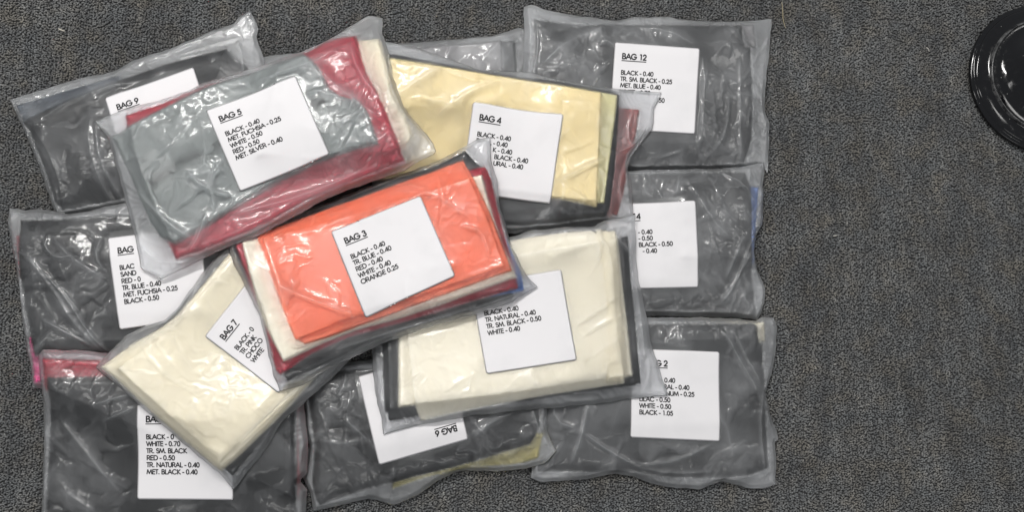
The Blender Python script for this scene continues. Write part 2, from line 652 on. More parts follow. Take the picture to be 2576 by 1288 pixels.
    # patches with different drag directions: blend of three fixed stretches
    def stretch(a, f, k):
        ca, sa = math.cos(a), math.sin(a)
        return (wx * ca + wy * sa) * f, (-wx * sa + wy * ca) * f * k
    w1 = worley(*stretch(seed * 1.7, 34, 2.6), seed + 21)
    w2 = worley(*stretch(seed * 1.7 + 1.0, 40, 2.4), seed + 22)
    sel = sstep(-0.25, 0.25, noise(x * 9, y * 9, seed + 30))
    big = w1 * sel + w2 * (1 - sel)
    w3 = worley(*stretch(seed * 0.7 + 0.4, 95, 1.7), seed + 23)
    rid = (1 - np.abs(noise(*stretch(seed * 1.1 + 0.3, 26, 3.2), seed + 24))) ** 4
    act = sstep(0.2, 0.7, noise(x * 10 + 4, y * 10, seed + 31))          # busy and calm areas
    act2 = sstep(0.2, 0.6, noise(x * 15, y * 15 + 7, seed + 32))
    soft = noise(wx * 17, wy * 17, seed + 33) + 0.5
    wr = (0.0009 * soft + 0.0012 * big * act + 0.0011 * w3 * act2 + 0.0014 * rid * (0.15 + 0.85 * act)) * crumple + 0.0012 * soft * loose
    # film lifting off what it covers in sharp-edged, dragged-out patches
    sx, sy = stretch(seed * 2.3, 13, 2.3)
    nl = noise(sx, sy, seed + 60) + 0.35 * noise(sx * 2.3, sy * 2.3, seed + 61)
    sx, sy = stretch(seed * 2.3 + 1.2, 19, 2.6)
    nm = noise(sx, sy, seed + 62) + 0.35 * noise(sx * 2.1, sy * 2.1, seed + 63)
    lift = np.maximum(sstep(0.02, 0.42, nl) * (0.6 + 0.8 * nl), sstep(0.12, 0.5, nm) * (0.5 + 0.8 * nm))
    wr += 0.0011 * np.clip(lift, 0, 1.3) * lifts
    milk = np.maximum(sstep(0.10, 0.17, nl) * (0.5 + 0.6 * nl), sstep(0.2, 0.27, nm) * (0.4 + 0.7 * nm)) * lifts
    # straight dragged creases: sharp on one side, sloping away on the other
    rs = np.random.RandomState(seed * 17 + 3)
    d0 = rs.uniform(0, np.pi)
    for _ in range(int(34 * creases)):
        iu, iv = rs.randint(0, P.shape[1]), rs.randint(0, P.shape[0])
        cx_, cy2 = P[iv, iu]
        an = d0 + rs.normal(0, .35) + (1.15 if rs.rand() < .35 else 0)
        Lc, wc, hc = rs.uniform(.012, .045), rs.uniform(.003, .010), rs.uniform(.0006, .0017)
        dx_, dy_ = x - cx_, y - cy2
        bend = rs.uniform(-6, 6)
        ca_ = dx_ * math.cos(an) + dy_ * math.sin(an)
        cb_ = -dx_ * math.sin(an) + dy_ * math.cos(an) + bend * ca_ ** 2 + .0012 * noise(ca_ * 90, ca_ * 0 + iu, seed)
        tp = np.clip(1 - np.abs(ca_) / Lc, 0, 1) ** .7
        wl = wc * (0.25 + tp)
        if rs.rand() < .5:
            cb_ = -cb_
        pf = np.where(cb_ > 0, np.exp(-cb_ / wl), np.exp(-(cb_ / (.16 * wl + .0010)) ** 2)) * tp
        wr += hc * pf
        milk = np.maximum(milk, pf * rs.uniform(.2, .9))
    w4 = worley(*stretch(seed * 0.9 + 0.8, 62, 1.9), seed + 64)
    actf = sstep(-0.35, 0.35, noise(x * 14 + 2, y * 14, seed + 65))
    wr += 0.0011 * fine * w4 * actf
    milk = np.maximum(milk, 1.1 * fine * sstep(0.42, 0.72, w4) * actf)
    # pleats running in from the rim
    pl = (1 - np.abs(noise(along * 30 + 3 * noise(x * 20, y * 20, seed), d * 12, seed + 40))) ** 3
    wr += 0.0016 * pl * np.exp(-d / 0.025) * sstep(0, 0.004, d) * (0.4 + loose)
    # folds seen in the photograph
    fmask = np.zeros_like(x)
    for (pts, wid, hgt) in folds:
        fw = to_world(chaikin(pts), zf, Hs, acc)
        dd = np.full(x.shape, 1e9)
        ta = np.zeros_like(x)
        n_ = len(fw) - 1
        for i in range(n_):
            ax, ay = fw[i]
            bx, by = fw[i + 1]
            L2 = (bx - ax) ** 2 + (by - ay) ** 2 + 1e-12
            t = np.clip(((x - ax) * (bx - ax) + (y - ay) * (by - ay)) / L2, 0, 1)
            q = (x - ax - t * (bx - ax)) ** 2 + (y - ay - t * (by - ay)) ** 2
            ta = np.where(q < dd, (i + t) / n_, ta)
            dd = np.minimum(dd, q)
        g = np.exp(-np.sqrt(dd) / (wid * .65)) * np.sin(np.pi * np.clip(ta, 0.02, 0.98)) ** 0.5
        wr += hgt * .65 * g
        fmask = np.maximum(fmask, g * np.sign(hgt) if hgt > 0 else 0)
    if lw is not None:
        dl = dist_poly(x, y, lw)
        wr *= sstep(0.0, 0.012, -dl) * 0.9 + 0.1 * (dl < 0)
    rim = sstep(0, 0.006, d)
    wr = np.maximum(wr - 0.0006 * crumple, 0.0)
    zt = np.maximum(zt + wr * (0.55 + 0.45 * rim), zbot + 0.0004)
    # at the rim the two walls meet
    e = sstep(0, 0.005, d)
    pleat_z = 0.0013 * np.abs(noise(along * 28 + seed, near * 0, seed + 44)) * np.exp(-d / 0.02)
    zt = (zbot + 0.0004) * (1 - e) + zt * e + pleat_z
    gapf = zt - zc
    hz = haze[0] + (haze[1] - haze[0]) * np.clip((0.12 * sstep(0.0019, 0.0036, gapf) + 0.58 * sstep(0.0026, 0.0085, gapf)) + 0.5 * (1 - inside), 0, 1)
    hz = hz * (0.6 + 0.6 * sstep(-0.5, 0.6, noise(x * 16, y * 16, seed + 50) + 0.4 * noise(x * 45, y * 45, seed + 51))) + 0.10 * np.clip(fmask, 0, 1) + 0.065 * milk * rim
    hz = np.clip(hz + 0.09 * np.exp(-d / 0.0012), 0, 0.75)
    zlow = zbot + 0.0002 + pleat_z * 0.0
    V_, Q_, inner = closed_sheet(P, zt, np.minimum(zlow, zt - 0.0001))
    hb = np.full(x.size, haze[1] * 0.8)
    make_obj('bag_film', V_, Q_, FILM, root, attrs={'haze': np.r_[hz.ravel(), hb[inner]]})
    # ---- update the pile
    topw = np.maximum(Hf + 0.0022 * sstep(0, 0.006, sdf), zb + 0.001)
    H[iy0:iy1, ix0:ix1] = np.where(sdf > -0.001, np.maximum(Hw, topw), Hw)
    # ---- label
    if lw is not None:
        zl = blur(drape(np.maximum(Hf, blur(Hf, 0.006)), 0.006, 4), 0.004)
        low = np.maximum(zl, Hf) + 0.0012 + 0.0003 * (noise(gx * 16, gy * 16, seed + 70) + 1)
        us = np.linspace(0, 1, 45)
        sd = [np.array([lw[k], lw[(k + 1) % 4]]) for k in range(4)]
        P = coons(sd, us, us)
        cr = 0.62
        for (i, j, a, b) in ((0, 0, 1, 1), (0, -1, 1, -2), (-1, 0, -2, 1), (-1, -1, -2, -2)):
            P[i, j] = P[i, j] * (1 - cr) + 0.5 * (P[a, j] + P[i, b]) * cr
        z = smp(low, P[..., 0], P[..., 1])
        V_, Q_, _ = closed_sheet(P, z + 0.00015, z)
        lo = make_obj('paper_label', V_, Q_, PAPER, root)
        Vt, Qt = [], []

        def to3(c):
            u, v = c
            p = (lw[0] * (1 - u) + lw[1] * u) * (1 - v) + (lw[3] * (1 - u) + lw[2] * u) * v
            return (p[0], p[1], float(smp(low, p[0], p[1])) + 0.0005)
        if title:
            pls, xe = strokes(title, 0.093 + title_gap, 0.185, 0.058)
            for p in pls:
                ribbon(p, 0.0138, to3, Vt, Qt)
            ribbon(np.array([(0.093 + title_gap, 0.207), (xe - 0.004, 0.207)]), 0.009, to3, Vt, Qt)
        for i, t in enumerate(lines):
            if not t:
                continue
            ind = 0.093
            if isinstance(t, tuple):
                t, ind = t
            pls, _ = strokes(t, ind, 0.365 + 0.0735 * i, 0.0455)
            for p in pls:
                ribbon(p, 0.0098, to3, Vt, Qt)
        if Vt:
            lt = make_obj('lettering', np.array(Vt), np.array(Qt), INK, None, smooth=False)
            lt.parent = lo
            lt.location = (0, 0, 0)
    return root


# ================================================================== the pile, lowest bags first
# grey bag lying behind, at the top edge of the pile
plastic_bag(
    'mostly hidden bag of grey sheets behind BAG 4, between BAG 9 and BAG 12',
    [[(655, 140), (720, 131), (800, 126), (967, 108), (1100, 98), (1241, 86), (1285, 72), (1302, 65)],
     [(1340, 70), (1343, 180)], [(1345, 300), (1000, 330)], [(690, 320), (670, 220)]],
    [('charcoal', .008, [(700, 152), (1296, 100), (1310, 290), (720, 305)], .004),
     ('grey', .005, [(690, 150), (1262, 98), (1272, 285), (715, 310)], .003)],
    zf=.003, haze=(.22, .34), crumple=.6, seed=3)

# BAG 9
plastic_bag(
    'bag of black sheets labelled BAG 9, with a twisted upright corner, partly under BAG 5',
    [[(20, 247), (110, 220), (197, 193), (280, 177), (336, 147), (426, 118), (525, 76), (588, 55), (598, 40)],
     [(628, 22), (640, 45), (650, 71), (644, 91), (667, 154), (700, 300)],
     [(745, 440), (450, 500)], [(140, 548), (100, 432), (60, 332)]],
    [('slate', .002, [(32, 262), (300, 188), (330, 260), (66, 318)], .0012),
     ('black', .012, [[(48, 306), (150, 256), (276, 208), (400, 158)], [(566, 118), (645, 185)], [(725, 425)], [(140, 544), (92, 420)]], .02),
     ('black', .007, [[(90, 318), (276, 236)], [(560, 140), (620, 200)], [(690, 410)], [(165, 524)]], .035)],
    lab=[(264, 247), (487, 168), (564, 385), (341, 464)], title='BAG 9', zf=.003, haze=(.07, .30),
    folds=[([(99, 292), (180, 240), (300, 200)], .004, .005), ([(225, 290), (222, 360), (250, 450), (280, 520)], .005, .004),
           ([(240, 300), (250, 400), (300, 500)], .004, .004), ([(560, 110), (600, 150), (650, 160)], .003, .005),
           ([(590, 90), (605, 130), (612, 180)], .003, .006), ([(430, 130), (520, 100), (590, 80)], .004, .004)],
    seed=5)

# BAG 12
plastic_bag(
    'bag of crinkled black sheets labelled BAG 12, above the bag marked 14',
    [[(1318, 14), (1342, 8), (1370, 20), (1441, 34), (1516, 43), (1547, 47), (1587, 40), (1690, 37), (1705, 44), (1796, 50), (1875, 49)],
     [(1945, 43), (1942, 73), (1938, 138), (1930, 190), (1927, 257), (1929, 284), (1938, 308), (1938, 355)],
     [(1934, 434), (1919, 414), (1832, 425), (1579, 428)], [(1325, 432), (1312, 250), (1318, 80)]],
    [('grey', .006, [(1500, 62), (1897, 60), (1903, 120), (1500, 130)], .003),
     ('black', .011, [[(1342, 42), (1500, 60)], [(1868, 60), (1872, 112), (1899, 118)], [(1898, 422), (1600, 426)], [(1330, 430)]], .018),
     ('black', .007, [[(1352, 60), (1600, 74)], [(1855, 80), (1860, 300)], [(1866, 408), (1500, 410)], [(1352, 412)]], .035)],
    lab=[(1546, 107), (1760, 122), (1748, 338), (1532, 325)], title='BAG 12',
    lines=['BLACK - 0.40', 'TR. SM. BLACK - 0.25', 'MET. BLUE - 0.40', 'WHITE - 0.70', ('50', .55)],
    zf=.003, haze=(.17, .34), crumple=1.1, fine=1.0,
    folds=[([(1765, 134), (1768, 250), (1757, 380)], .002, .005), ([(1771, 140), (1774, 250), (1763, 375)], .002, .005),
           ([(1360, 160), (1440, 90), (1520, 60)], .007, .005), ([(1522, 98), (1548, 112)], .002, .004),
           ([(1335, 30), (1338, 100), (1330, 200)], .003, .006), ([(1352, 40), (1356, 110), (1340, 200)], .003, .005),
           ([(1600, 60), (1680, 70), (1750, 110)], .005, .004), ([(1670, 390), (1720, 375)], .002, .004),
           ([(1870, 130), (1868, 280), (1872, 400)], .004, .004), ([(1840, 240), (1835, 320), (1800, 380)], .004, .004)],
    seed=8)

# BAG 14
plastic_bag(
    'bag of dark grey sheets labelled 14, with a blue edge, below BAG 12',
    [[(1330, 444), (1579, 432), (1811, 427), (1875, 419)],
     [(1921, 408), (1925, 431), (1918, 470), (1923, 488), (1921, 563), (1904, 588), (1900, 638), (1911, 684), (1929, 727), (1927, 755), (1918, 788)],
     [(1907, 806), (1893, 802), (1847, 798), (1697, 795)], [(1335, 792), (1330, 600)]],
    [('blue', .006, [(1700, 474), (1908, 470), (1906, 664), (1700, 660)], .003),
     ('black', .012, [[(1345, 448), (1600, 436)], [(1876, 432), (1893, 480), (1893, 640)], [(1908, 792), (1600, 793)], [(1340, 791)]], .02),
     ('black', .006, [[(1355, 462)], [(1850, 455), (1868, 600)], [(1872, 772)], [(1355, 776)]], .035)],
    lab=[(1523, 514), (1747, 506), (1757, 724), (1535, 729)], title='BAG 14',
    lines=[('- 0.40', .345), ('- 0.50', .345), ('BLACK - 0.50', .345), ('- 0.40', .385)],
    zf=.003, haze=(.18, .34), crumple=1.1, fine=1.0,
    folds=[([(1730, 450), (1790, 560), (1840, 600)], .004, .005), ([(1710, 440), (1700, 490)], .003, .004),
           ([(1900, 620), (1850, 720), (1820, 760)], .003, .006), ([(1870, 600), (1830, 700)], .003, .005),
           ([(1820, 430), (1870, 460), (1905, 500)], .003, .005), ([(1905, 590), (1880, 640), (1860, 700)], .002, .005),
           ([(1657, 475), (1663, 490), (1668, 505)], .0012, .003)],
    seed=12)

# BAG 2
plastic_bag(
    'bag of black sheets, its label listing LILAC, at lower right of the pile',
    [[(1350, 808), (1613, 800), (1753, 800), (1859, 803), (1901, 808), (1914, 798)],
     [(1948, 799), (1956, 827), (1954, 890), (1944, 941), (1929, 988), (1939, 1039), (1956, 1082), (1963, 1107), (1952, 1113), (1957, 1166)],
     [(1954, 1222), (1930, 1230), (1884, 1232), (1859, 1222), (1816, 1213), (1765, 1232), (1700, 1230), (1647, 1221), (1600, 1203), (1553, 1192), (1477, 1208), (1366, 1215)],
     [(1337, 1205), (1345, 1000)]],
    [('cream', .006, [(1700, 822), (1920, 812), (1924, 862), (1700, 865)], .003),
     ('black', .012, [[(1360, 810)], [(1902, 808), (1908, 860), (1926, 868)], [(1940, 1180), (1880, 1205), (1700, 1206), (1560, 1190)], [(1352, 1190)]], .024),
     ('charcoal', .005, [[(1380, 830)], [(1885, 830)], [(1900, 1120), (1700, 1150)], [(1390, 1130)]], .035)],
    lab=[(1587, 877), (1808, 886), (1811, 1112), (1585, 1102)], title='   G 2',
    lines=[('- 0.40', .335), ('RAL - 0.40', .365), ('NUM - 0.25', .39), 'LILAC - 0.50', 'WHITE - 0.50', 'BLACK - 1.05'],
    title_gap=.115, zf=.003, haze=(.13, .33), crumple=1.0,
    folds=[([(1815, 830), (1860, 900), (1915, 985)], .003, .006), ([(1840, 830), (1890, 910), (1922, 960)], .002, .004),
           ([(1470, 1090), (1540, 1140), (1607, 1175)], .004, .006), ([(1480, 1020), (1465, 1100), (1440, 1170)], .004, .006),
           ([(1607, 1175), (1720, 1160), (1810, 1110)], .005, .005), ([(1610, 1180), (1700, 1195), (1800, 1190)], .004, .004),
           ([(1929, 990), (1920, 1080), (1935, 1180)], .003, .005), ([(1765, 1010), (1830, 1060), (1850, 1150)], .005, .003),
           ([(1390, 1000), (1400, 1060), (1450, 1080)], .004, .005)],
    seed=15)

# BAG 6
plastic_bag(
    'bag of black sheets with upside-down BAG 6 label, at the bottom middle of the pile',
    [[(762, 925), (1050, 890)], [(1372, 890), (1375, 1039), (1375, 1084), (1382, 1108)],
     [(1397, 1135), (1368, 1166), (1323, 1180), (1248, 1188), (1221, 1186), (1152, 1187), (1111, 1206), (1050, 1248), (988, 1275), (972, 1268), (930, 1256), (850, 1275)],
     [(786, 1289), (779, 1241), (761, 1207), (777, 1121), (767, 1087), (762, 1039)]],
    [('mustard', .005, [[(985, 1050)], [(1376, 1090)], [(1352, 1152), (1310, 1168), (1212, 1176), (1100, 1192)], [(985, 1232)]], .003),
     ('black', .012, [[(770, 930)], [(1352, 905), (1366, 1060)], [(1335, 1116), (1221, 1154), (1118, 1183), (1015, 1208), (844, 1258)], [(790, 1284), (770, 1200)]], .02),
     ('black', .006, [[(800, 950)], [(1330, 920)], [(1320, 1090), (1100, 1160)], [(815, 1240)]], .035)],
    lab=[(1178, 1106), (954, 1171), (901, 947), (1125, 883)], title='BAG 6',
    zf=.004, haze=(.06, .28), crumple=1.15,
    folds=[([(880, 1010), (930, 1035), (1000, 1080)], .002, -.003), ([(860, 1050), (940, 1120), (960, 1160)], .004, .006),
           ([(800, 1110), (870, 1120), (930, 1100)], .004, .004), ([(1090, 1140), (1140, 1120), (1210, 1080)], .004, .004),
           ([(1180, 1110), (1240, 1060), (1290, 1040)], .004, .004), ([(1340, 1030), (1355, 1080), (1385, 1130)], .003, .006),
           ([(870, 930), (860, 980), (845, 1000)], .003, .004)],
    seed=19)

# left middle bag
plastic_bag(
    'bag of black sheets with a fuchsia corner, its label listing SAND',
    [[(20, 523), (43, 523), (59, 529), (95, 524), (118, 529), (170, 539), (221, 535), (276, 521), (330, 512), (500, 520)],
     [(650, 540), (640, 760)], [(600, 960), (300, 978), (103, 978)],
     [(75, 977), (74, 934), (59, 851), (51, 804), (43, 725), (30, 638), (24, 610), (16, 559)]],
    [('pink', .006, [[(66, 850)], [(420, 850)], [(420, 965)], [(79, 968), (78, 930)]], .003),
     ('red', .005, [[(36, 590)], [(200, 590)], [(200, 700)], [(46, 700)]], .003),
     ('black', .012, [[(40, 548), (170, 548), (300, 535)], [(620, 560)], [(580, 880), (300, 895)], [(78, 894), (52, 790), (36, 660)]], .02),
     ('black', .007, [[(70, 585), (300, 570)], [(600, 580)], [(560, 860)], [(98, 860)]], .035)],
    lab=[(273, 600), (504, 570), (534, 801), (303, 831)], title='BAG',
    lines=['BLAC', 'SAND', 'RED - 0', 'TR. BLUE - 0.40', 'MET. FUCHSIA - 0.25', 'BLACK - 0.50'],
    zf=.004, haze=(.05, .28), crumple=1.15,
    folds=[([(60, 640), (120, 720), (170, 800), (240, 880)], .005, .006), ([(100, 680), (170, 760), (210, 830), (260, 885)], .003, .006),
           ([(130, 600), (180, 650), (260, 700)], .006, .005), ([(110, 590), (105, 620), (140, 650), (190, 640)], .003, .005),
           ([(90, 800), (150, 830), (220, 870)], .003, .005), ([(145, 720), (200, 790)], .002, .004),
           ([(250, 590), (230, 640), (265, 690)], .004, .005)],
    seed=23)

# bottom left bag
plastic_bag(
    'bag of black sheets with red top edge, its label listing MET. BLACK',
    [[(102, 895), (118, 882), (150, 881), (170, 885), (201, 881), (265, 889), (500, 900)],
     [(760, 915), (767, 1015), (769, 1055), (777, 1114), (773, 1190), (755, 1210), (773, 1233), (769, 1290)],
     [(770, 1390), (400, 1400)], [(90, 1392), (98, 1288), (104, 1134), (106, 1015)]],
    [('red', .010, [[(116, 902)], [(745, 920), (748, 1100), (752, 1175)], [(748, 1260)], [(118, 980)]], .006),
     ('black', .011, [[(122, 950), (300, 948)], [(745, 940)], [(752, 1386)], [(98, 1386), (108, 1150)]], .018),
     ('black', .006, [[(145, 975)], [(715, 970)], [(715, 1370)], [(140, 1370)]], .035)],
    lab=[(349, 1018), (592, 1015), (587, 1260), (344, 1258)], title='BAG',
    lines=['BLACK - 0', 'WHITE - 0.70', 'TR. SM. BLACK', 'RED - 0.50', 'TR. NATURAL - 0.40', 'MET. BLACK - 0.40'],
    zf=.006, haze=(.045, .27), crumple=.8,
    folds=[([(140, 1060), (220, 1150), (290, 1240)], .006, .005), ([(150, 1240), (230, 1290)], .005, .005),
           ([(260, 1060), (320, 1035), (350, 1020)], .002, .004), ([(755, 1020), (762, 1100), (750, 1180)], .003, .006),
           ([(230, 1020), (300, 1000), (340, 990)], .003, .004)],
    seed=27)

# BAG 7
plastic_bag(
    'cream bag lying slantwise with its corner pointing down, labelled BAG 7',
    [[(241, 925), (276, 887), (316, 847), (367, 821), (418, 804), (446, 776), (474, 737), (505, 693), (560, 628)],
     [(610, 575), (760, 720)], [(900, 885), (841, 948), (765, 1015), (712, 1060), (668, 1132), (618, 1195)],
     [(587, 1233), (555, 1194), (500, 1149), (420, 1080), (345, 1015), (290, 966)]],
    [('charcoal', .007, [[(300, 930)], [(610, 620)], [(862, 895), (760, 1005), (690, 1080)], [(588, 1200)]], .004),
     ('cream', .008, [[(250, 924), (330, 868), (430, 815), (490, 745)], [(600, 606)], [(850, 880), (797, 948), (722, 1031)], [(556, 1192), (400, 1062)]], .005),
     ('cream', .0014, [[(296, 926), (420, 840)], [(600, 640)], [(820, 880), (760, 960)], [(556, 1163), (430, 1050)]], .0025)],
    lab=[(519, 848), (659, 667), (846, 810), (706, 991)], title='BAG 7',
    lines=['BLACK - 0', 'TR. PINK', 'CHOCO', 'WHITE'],
    haze=(.07, .26), crumple=.5, lifts=0.5, creases=0.5, fine=.15, stiff=.02,
    folds=[([(300, 880), (400, 850), (480, 780)], .004, .004), ([(440, 820), (470, 780), (500, 700)], .004, .005),
           ([(600, 1120), (680, 1040), (760, 970)], .003, .004)],
    seed=31)

# BAG 4
plastic_bag(
    'bag with a large pale yellow sheet on top, labelled BAG 4',
    [[(945, 104), (1003, 112), (1057, 126), (1133, 148), (1205, 174), (1295, 180), (1345, 185), (1403, 198), (1470, 211), (1551, 222)],
     [(1664, 232), (1648, 270), (1641, 324), (1605, 369), (1583, 400), (1578, 427), (1590, 477), (1592, 530)],
     [(1594, 556), (1500, 566), (1400, 580), (1290, 590)], [(940, 560), (930, 300)]],
    [('rust', .005, [[(1400, 262)], [(1608, 276), (1596, 360), (1576, 405), (1572, 472)], [(1552, 544)], [(1400, 552)]], .003),
     ('black', .011, [[(965, 132), (1300, 186)], [(1560, 234), (1548, 400)], [(1530, 552), (1400, 570), (1290, 580)], [(955, 545)]], .007),
     ('olive', .003, [[(975, 142)], [(1555, 237)], [(1519, 513)], [(960, 470)]], .0015),
     ('yellow', .004, [[(977, 145), (1133, 167), (1313, 198)], [(1513, 231)], [(1501, 521), (1390, 499)], [(955, 455)]], .002)],
    lab=[(1190, 257), (1415, 291), (1383, 514), (1160, 478)], title='BAG 4',
    lines=['BLACK - 0.40', ('RO   L - 0.40', .093), ('K - 0.40', .29), ('BLACK - 0.40', .315), ('URAL - 0.40', .315)],
    haze=(.08, .30), crumple=.5, lifts=0.5, creases=0.5, fine=.15, stiff=.022,
    folds=[([(1000, 240), (1070, 190), (1110, 170)], .008, .003), ([(1100, 290), (1180, 230), (1260, 200)], .008, .003),
           ([(1380, 470), (1440, 440), (1520, 400)], .004, .004), ([(1560, 380), (1600, 360), (1640, 300)], .003, .006),
           ([(1585, 400), (1560, 450), (1570, 520)], .003, .005), ([(1600, 260), (1580, 330), (1600, 380)], .003, .005)],
    seed=36)

# cream bag, right of centre
plastic_bag(
    'ivory bag with black sheets showing round its rim, label listing TR. NATURAL and WHITE',
    [[(930, 690), (1100, 640), (1278, 600), (1335, 583), (1422, 572), (1493, 571), (1508, 560), (1541, 553)],
     [(1596, 541), (1598, 618), (1605, 705), (1620, 776), (1637, 863), (1659, 925)],
     [(1681, 996), (1585, 1003), (1532, 1013), (1422, 1024), (1291, 1035), (1159, 1051), (1028, 1075)],
     [(966, 1094), (957, 1048), (944, 991), (936, 890)]],
    [('black', .007, [[(948, 700)], [(1577, 596), (1590, 760)], [(1612, 966), (1300, 1012)], [(962, 1042)]], .004),
     ('charcoal', .004, [[(966, 690)], [(1568, 600)], [(1600, 970), (1300, 1015)], [(977, 1060)]], .003),
     ('ivory', .006, [[(988, 670), (1280, 610)], [(1549, 580), (1568, 760)], [(1591, 947), (1300, 990)], [(1002, 1026)]], .003),
     ('ivory', .003, [[(1010, 655), (1280, 604)], [(1494, 573), (1540, 640), (1545, 800)], [(1573, 964), (1291, 1008)], [(1054, 1065), (1030, 950)]], .0018),
     ('cream', .0025, [[(1500, 575)], [(1548, 582), (1560, 750)], [(1572, 962)], [(1527, 962), (1528, 800), (1516, 680)]], .0015)],
    lab=[(1184, 714), (1411, 679), (1450, 907), (1223, 942)], title='',
    lines=['BLACK - 0.40', 'TR. NATURAL - 0.40', 'TR. SM. BLACK - 0.50', 'WHITE - 0.40'],
    haze=(.07, .27), crumple=.4, lifts=0.4, creases=0.4, fine=.15, stiff=.022,
    folds=[([(1060, 1060), (1200, 1030), (1300, 1012)], .003, .003), ([(1540, 560), (1550, 600), (1600, 640)], .003, .004),
           ([(1590, 640), (1610, 760), (1630, 900)], .003, .005), ([(1620, 990), (1640, 960), (1640, 900)], .004, .004)],
    seed=41)

# BAG 3
plastic_bag(
    'bag with a bright orange sheet on top, labelled BAG 3, on top of the pile',
    [[(572, 620), (649, 584), (728, 549), (861, 500), (960, 458), (1108, 401), (1172, 367), (1200, 350)],
     [(1234, 345), (1234, 407), (1251, 452), (1256, 526), (1276, 590), (1290, 629), (1325, 693)],
     [(1352, 722), (1281, 764), (1192, 793), (1059, 830), (984, 857), (910, 892), (836, 926), (762, 970)],
     [(708, 986), (688, 945), (674, 886), (654, 797), (614, 718), (595, 674)]],
    [('black', .009, [[(582, 625), (725, 555), (900, 488)], [(1170, 380), (1226, 440)], [(1310, 752), (1150, 808), (984, 862)], [(726, 960), (690, 900), (630, 740)]], .006),
     ('blue', .003, [[(900, 560)], [(1212, 430), (1282, 620)], [(1326, 730), (1200, 752)], [(950, 780)]], .002),
     ('red', .005, [[(594, 614)], [(1221, 416), (1240, 460)], [(1304, 724), (1060, 796), (812, 872)], [(697, 950), (680, 880)]], .004),
     ('ivory', .005, [[(611, 611)], [(1211, 442), (1251, 600)], [(1302, 697), (1060, 785), (851, 848)], [(713, 911), (654, 797), (622, 660)]], .003),
     ('orange', .003, [[(649, 596), (723, 562)], [(1166, 398), (1221, 521)], [(1288, 681), (1059, 763), (856, 842)], [(767, 866), (743, 850), (718, 795), (674, 669)]], .0018),
     ('orange', .002, [[(662, 600), (723, 572)], [(1163, 408), (1210, 521)], [(1270, 672), (1059, 745), (900, 800)], [(744, 856), (716, 790), (690, 690)]], .0015)],
    lab=[(831, 580), (1058, 494), (1145, 697), (920, 801)], title='BAG 3',
    lines=['BLACK - 0.40', 'TR. BLUE - 0.40', 'RED - 0.40', 'WHITE - 0.40', 'ORANGE 0.25'],
    haze=(.05, .26), crumple=.45, lifts=0.5, creases=0.5, fine=.15, stiff=.024,
    folds=[([(700, 720), (790, 760), (900, 800)], .006, .004), ([(1000, 480), (1090, 490), (1180, 560)], .005, .003),
           ([(930, 810), (1060, 770), (1200, 720)], .006, .003), ([(850, 880), (1000, 830), (1200, 770)], .003, .004),
           ([(1160, 580), (1210, 590), (1230, 640)], .003, .004), ([(1250, 440), (1262, 560), (1300, 660)], .003, .005)],
    seed=46)

# BAG 5
plastic_bag(
    'bag with a silver grey sheet on top wrapped by red and cream, labelled BAG 5',
    [[(239, 304), (260, 296), (313, 274), (409, 250), (478, 226), (510, 209), (638, 172), (765, 132), (829, 104), (888, 68), (930, 43)],
     [(964, 51), (962, 88), (978, 131), (989, 195), (1015, 269), (1053, 317), (1090, 365)],
     [(1098, 385), (1084, 398), (1058, 406), (1021, 431), (829, 505), (723, 560), (654, 595), (568, 627), (480, 670)],
     [(406, 704), (356, 675), (334, 567), (313, 482), (292, 418), (271, 344)]],
    [('cream', .010, [[(700, 180), (880, 112)], [(955, 104), (978, 141), (1010, 232)], [(1042, 348), (1018, 392), (850, 440)], [(650, 420)]], .007),
     ('red', .010, [[(309, 284), (420, 250), (505, 214), (640, 181), (765, 136), (829, 101)], [(897, 93), (920, 184), (962, 258)], [(1020, 408), (830, 496), (640, 580), (520, 630)], [(440, 654), (400, 560), (330, 400)]], .008),
     ('silver', .006, [[(268, 334), (420, 258), (510, 212), (640, 172)], [(762, 134), (808, 173), (836, 240), (920, 262)], [(955, 370), (744, 441), (579, 540)], [(440, 612), (385, 590), (330, 460)]], .005),
     ('silver', .004, [[(310, 350), (510, 240)], [(745, 165), (810, 240)], [(880, 370), (720, 430)], [(430, 575)]], .04)],
    lab=[(518, 278), (744, 191), (830, 390), (604, 482)], title='BAG 5',
    lines=['BLACK - 0.40', 'MET. FUCHSIA - 0.25', 'WHITE - 0.50', 'RED - 0.50', 'MET. SILVER - 0.40'],
    haze=(.10, .28), crumple=.6, lifts=.5, creases=.8, stiff=.024,
    folds=[([(340, 480), (420, 560), (480, 600)], .005, .005), ([(470, 430), (520, 480), (590, 500)], .004, .005),
           ([(520, 540), (500, 590), (470, 630)], .004, .005), ([(560, 400), (530, 460), (545, 530)], .004, .004),
           ([(800, 170), (880, 250), (960, 300)], .004, .004), ([(880, 110), (900, 180), (960, 250)], .004, .004),
           ([(600, 540), (750, 500), (950, 420)], .005, .004), ([(330, 600), (380, 650), (470, 660)], .004, .005),
           ([(640, 200), (760, 170), (850, 120)], .004, .003)],
    seed=52)

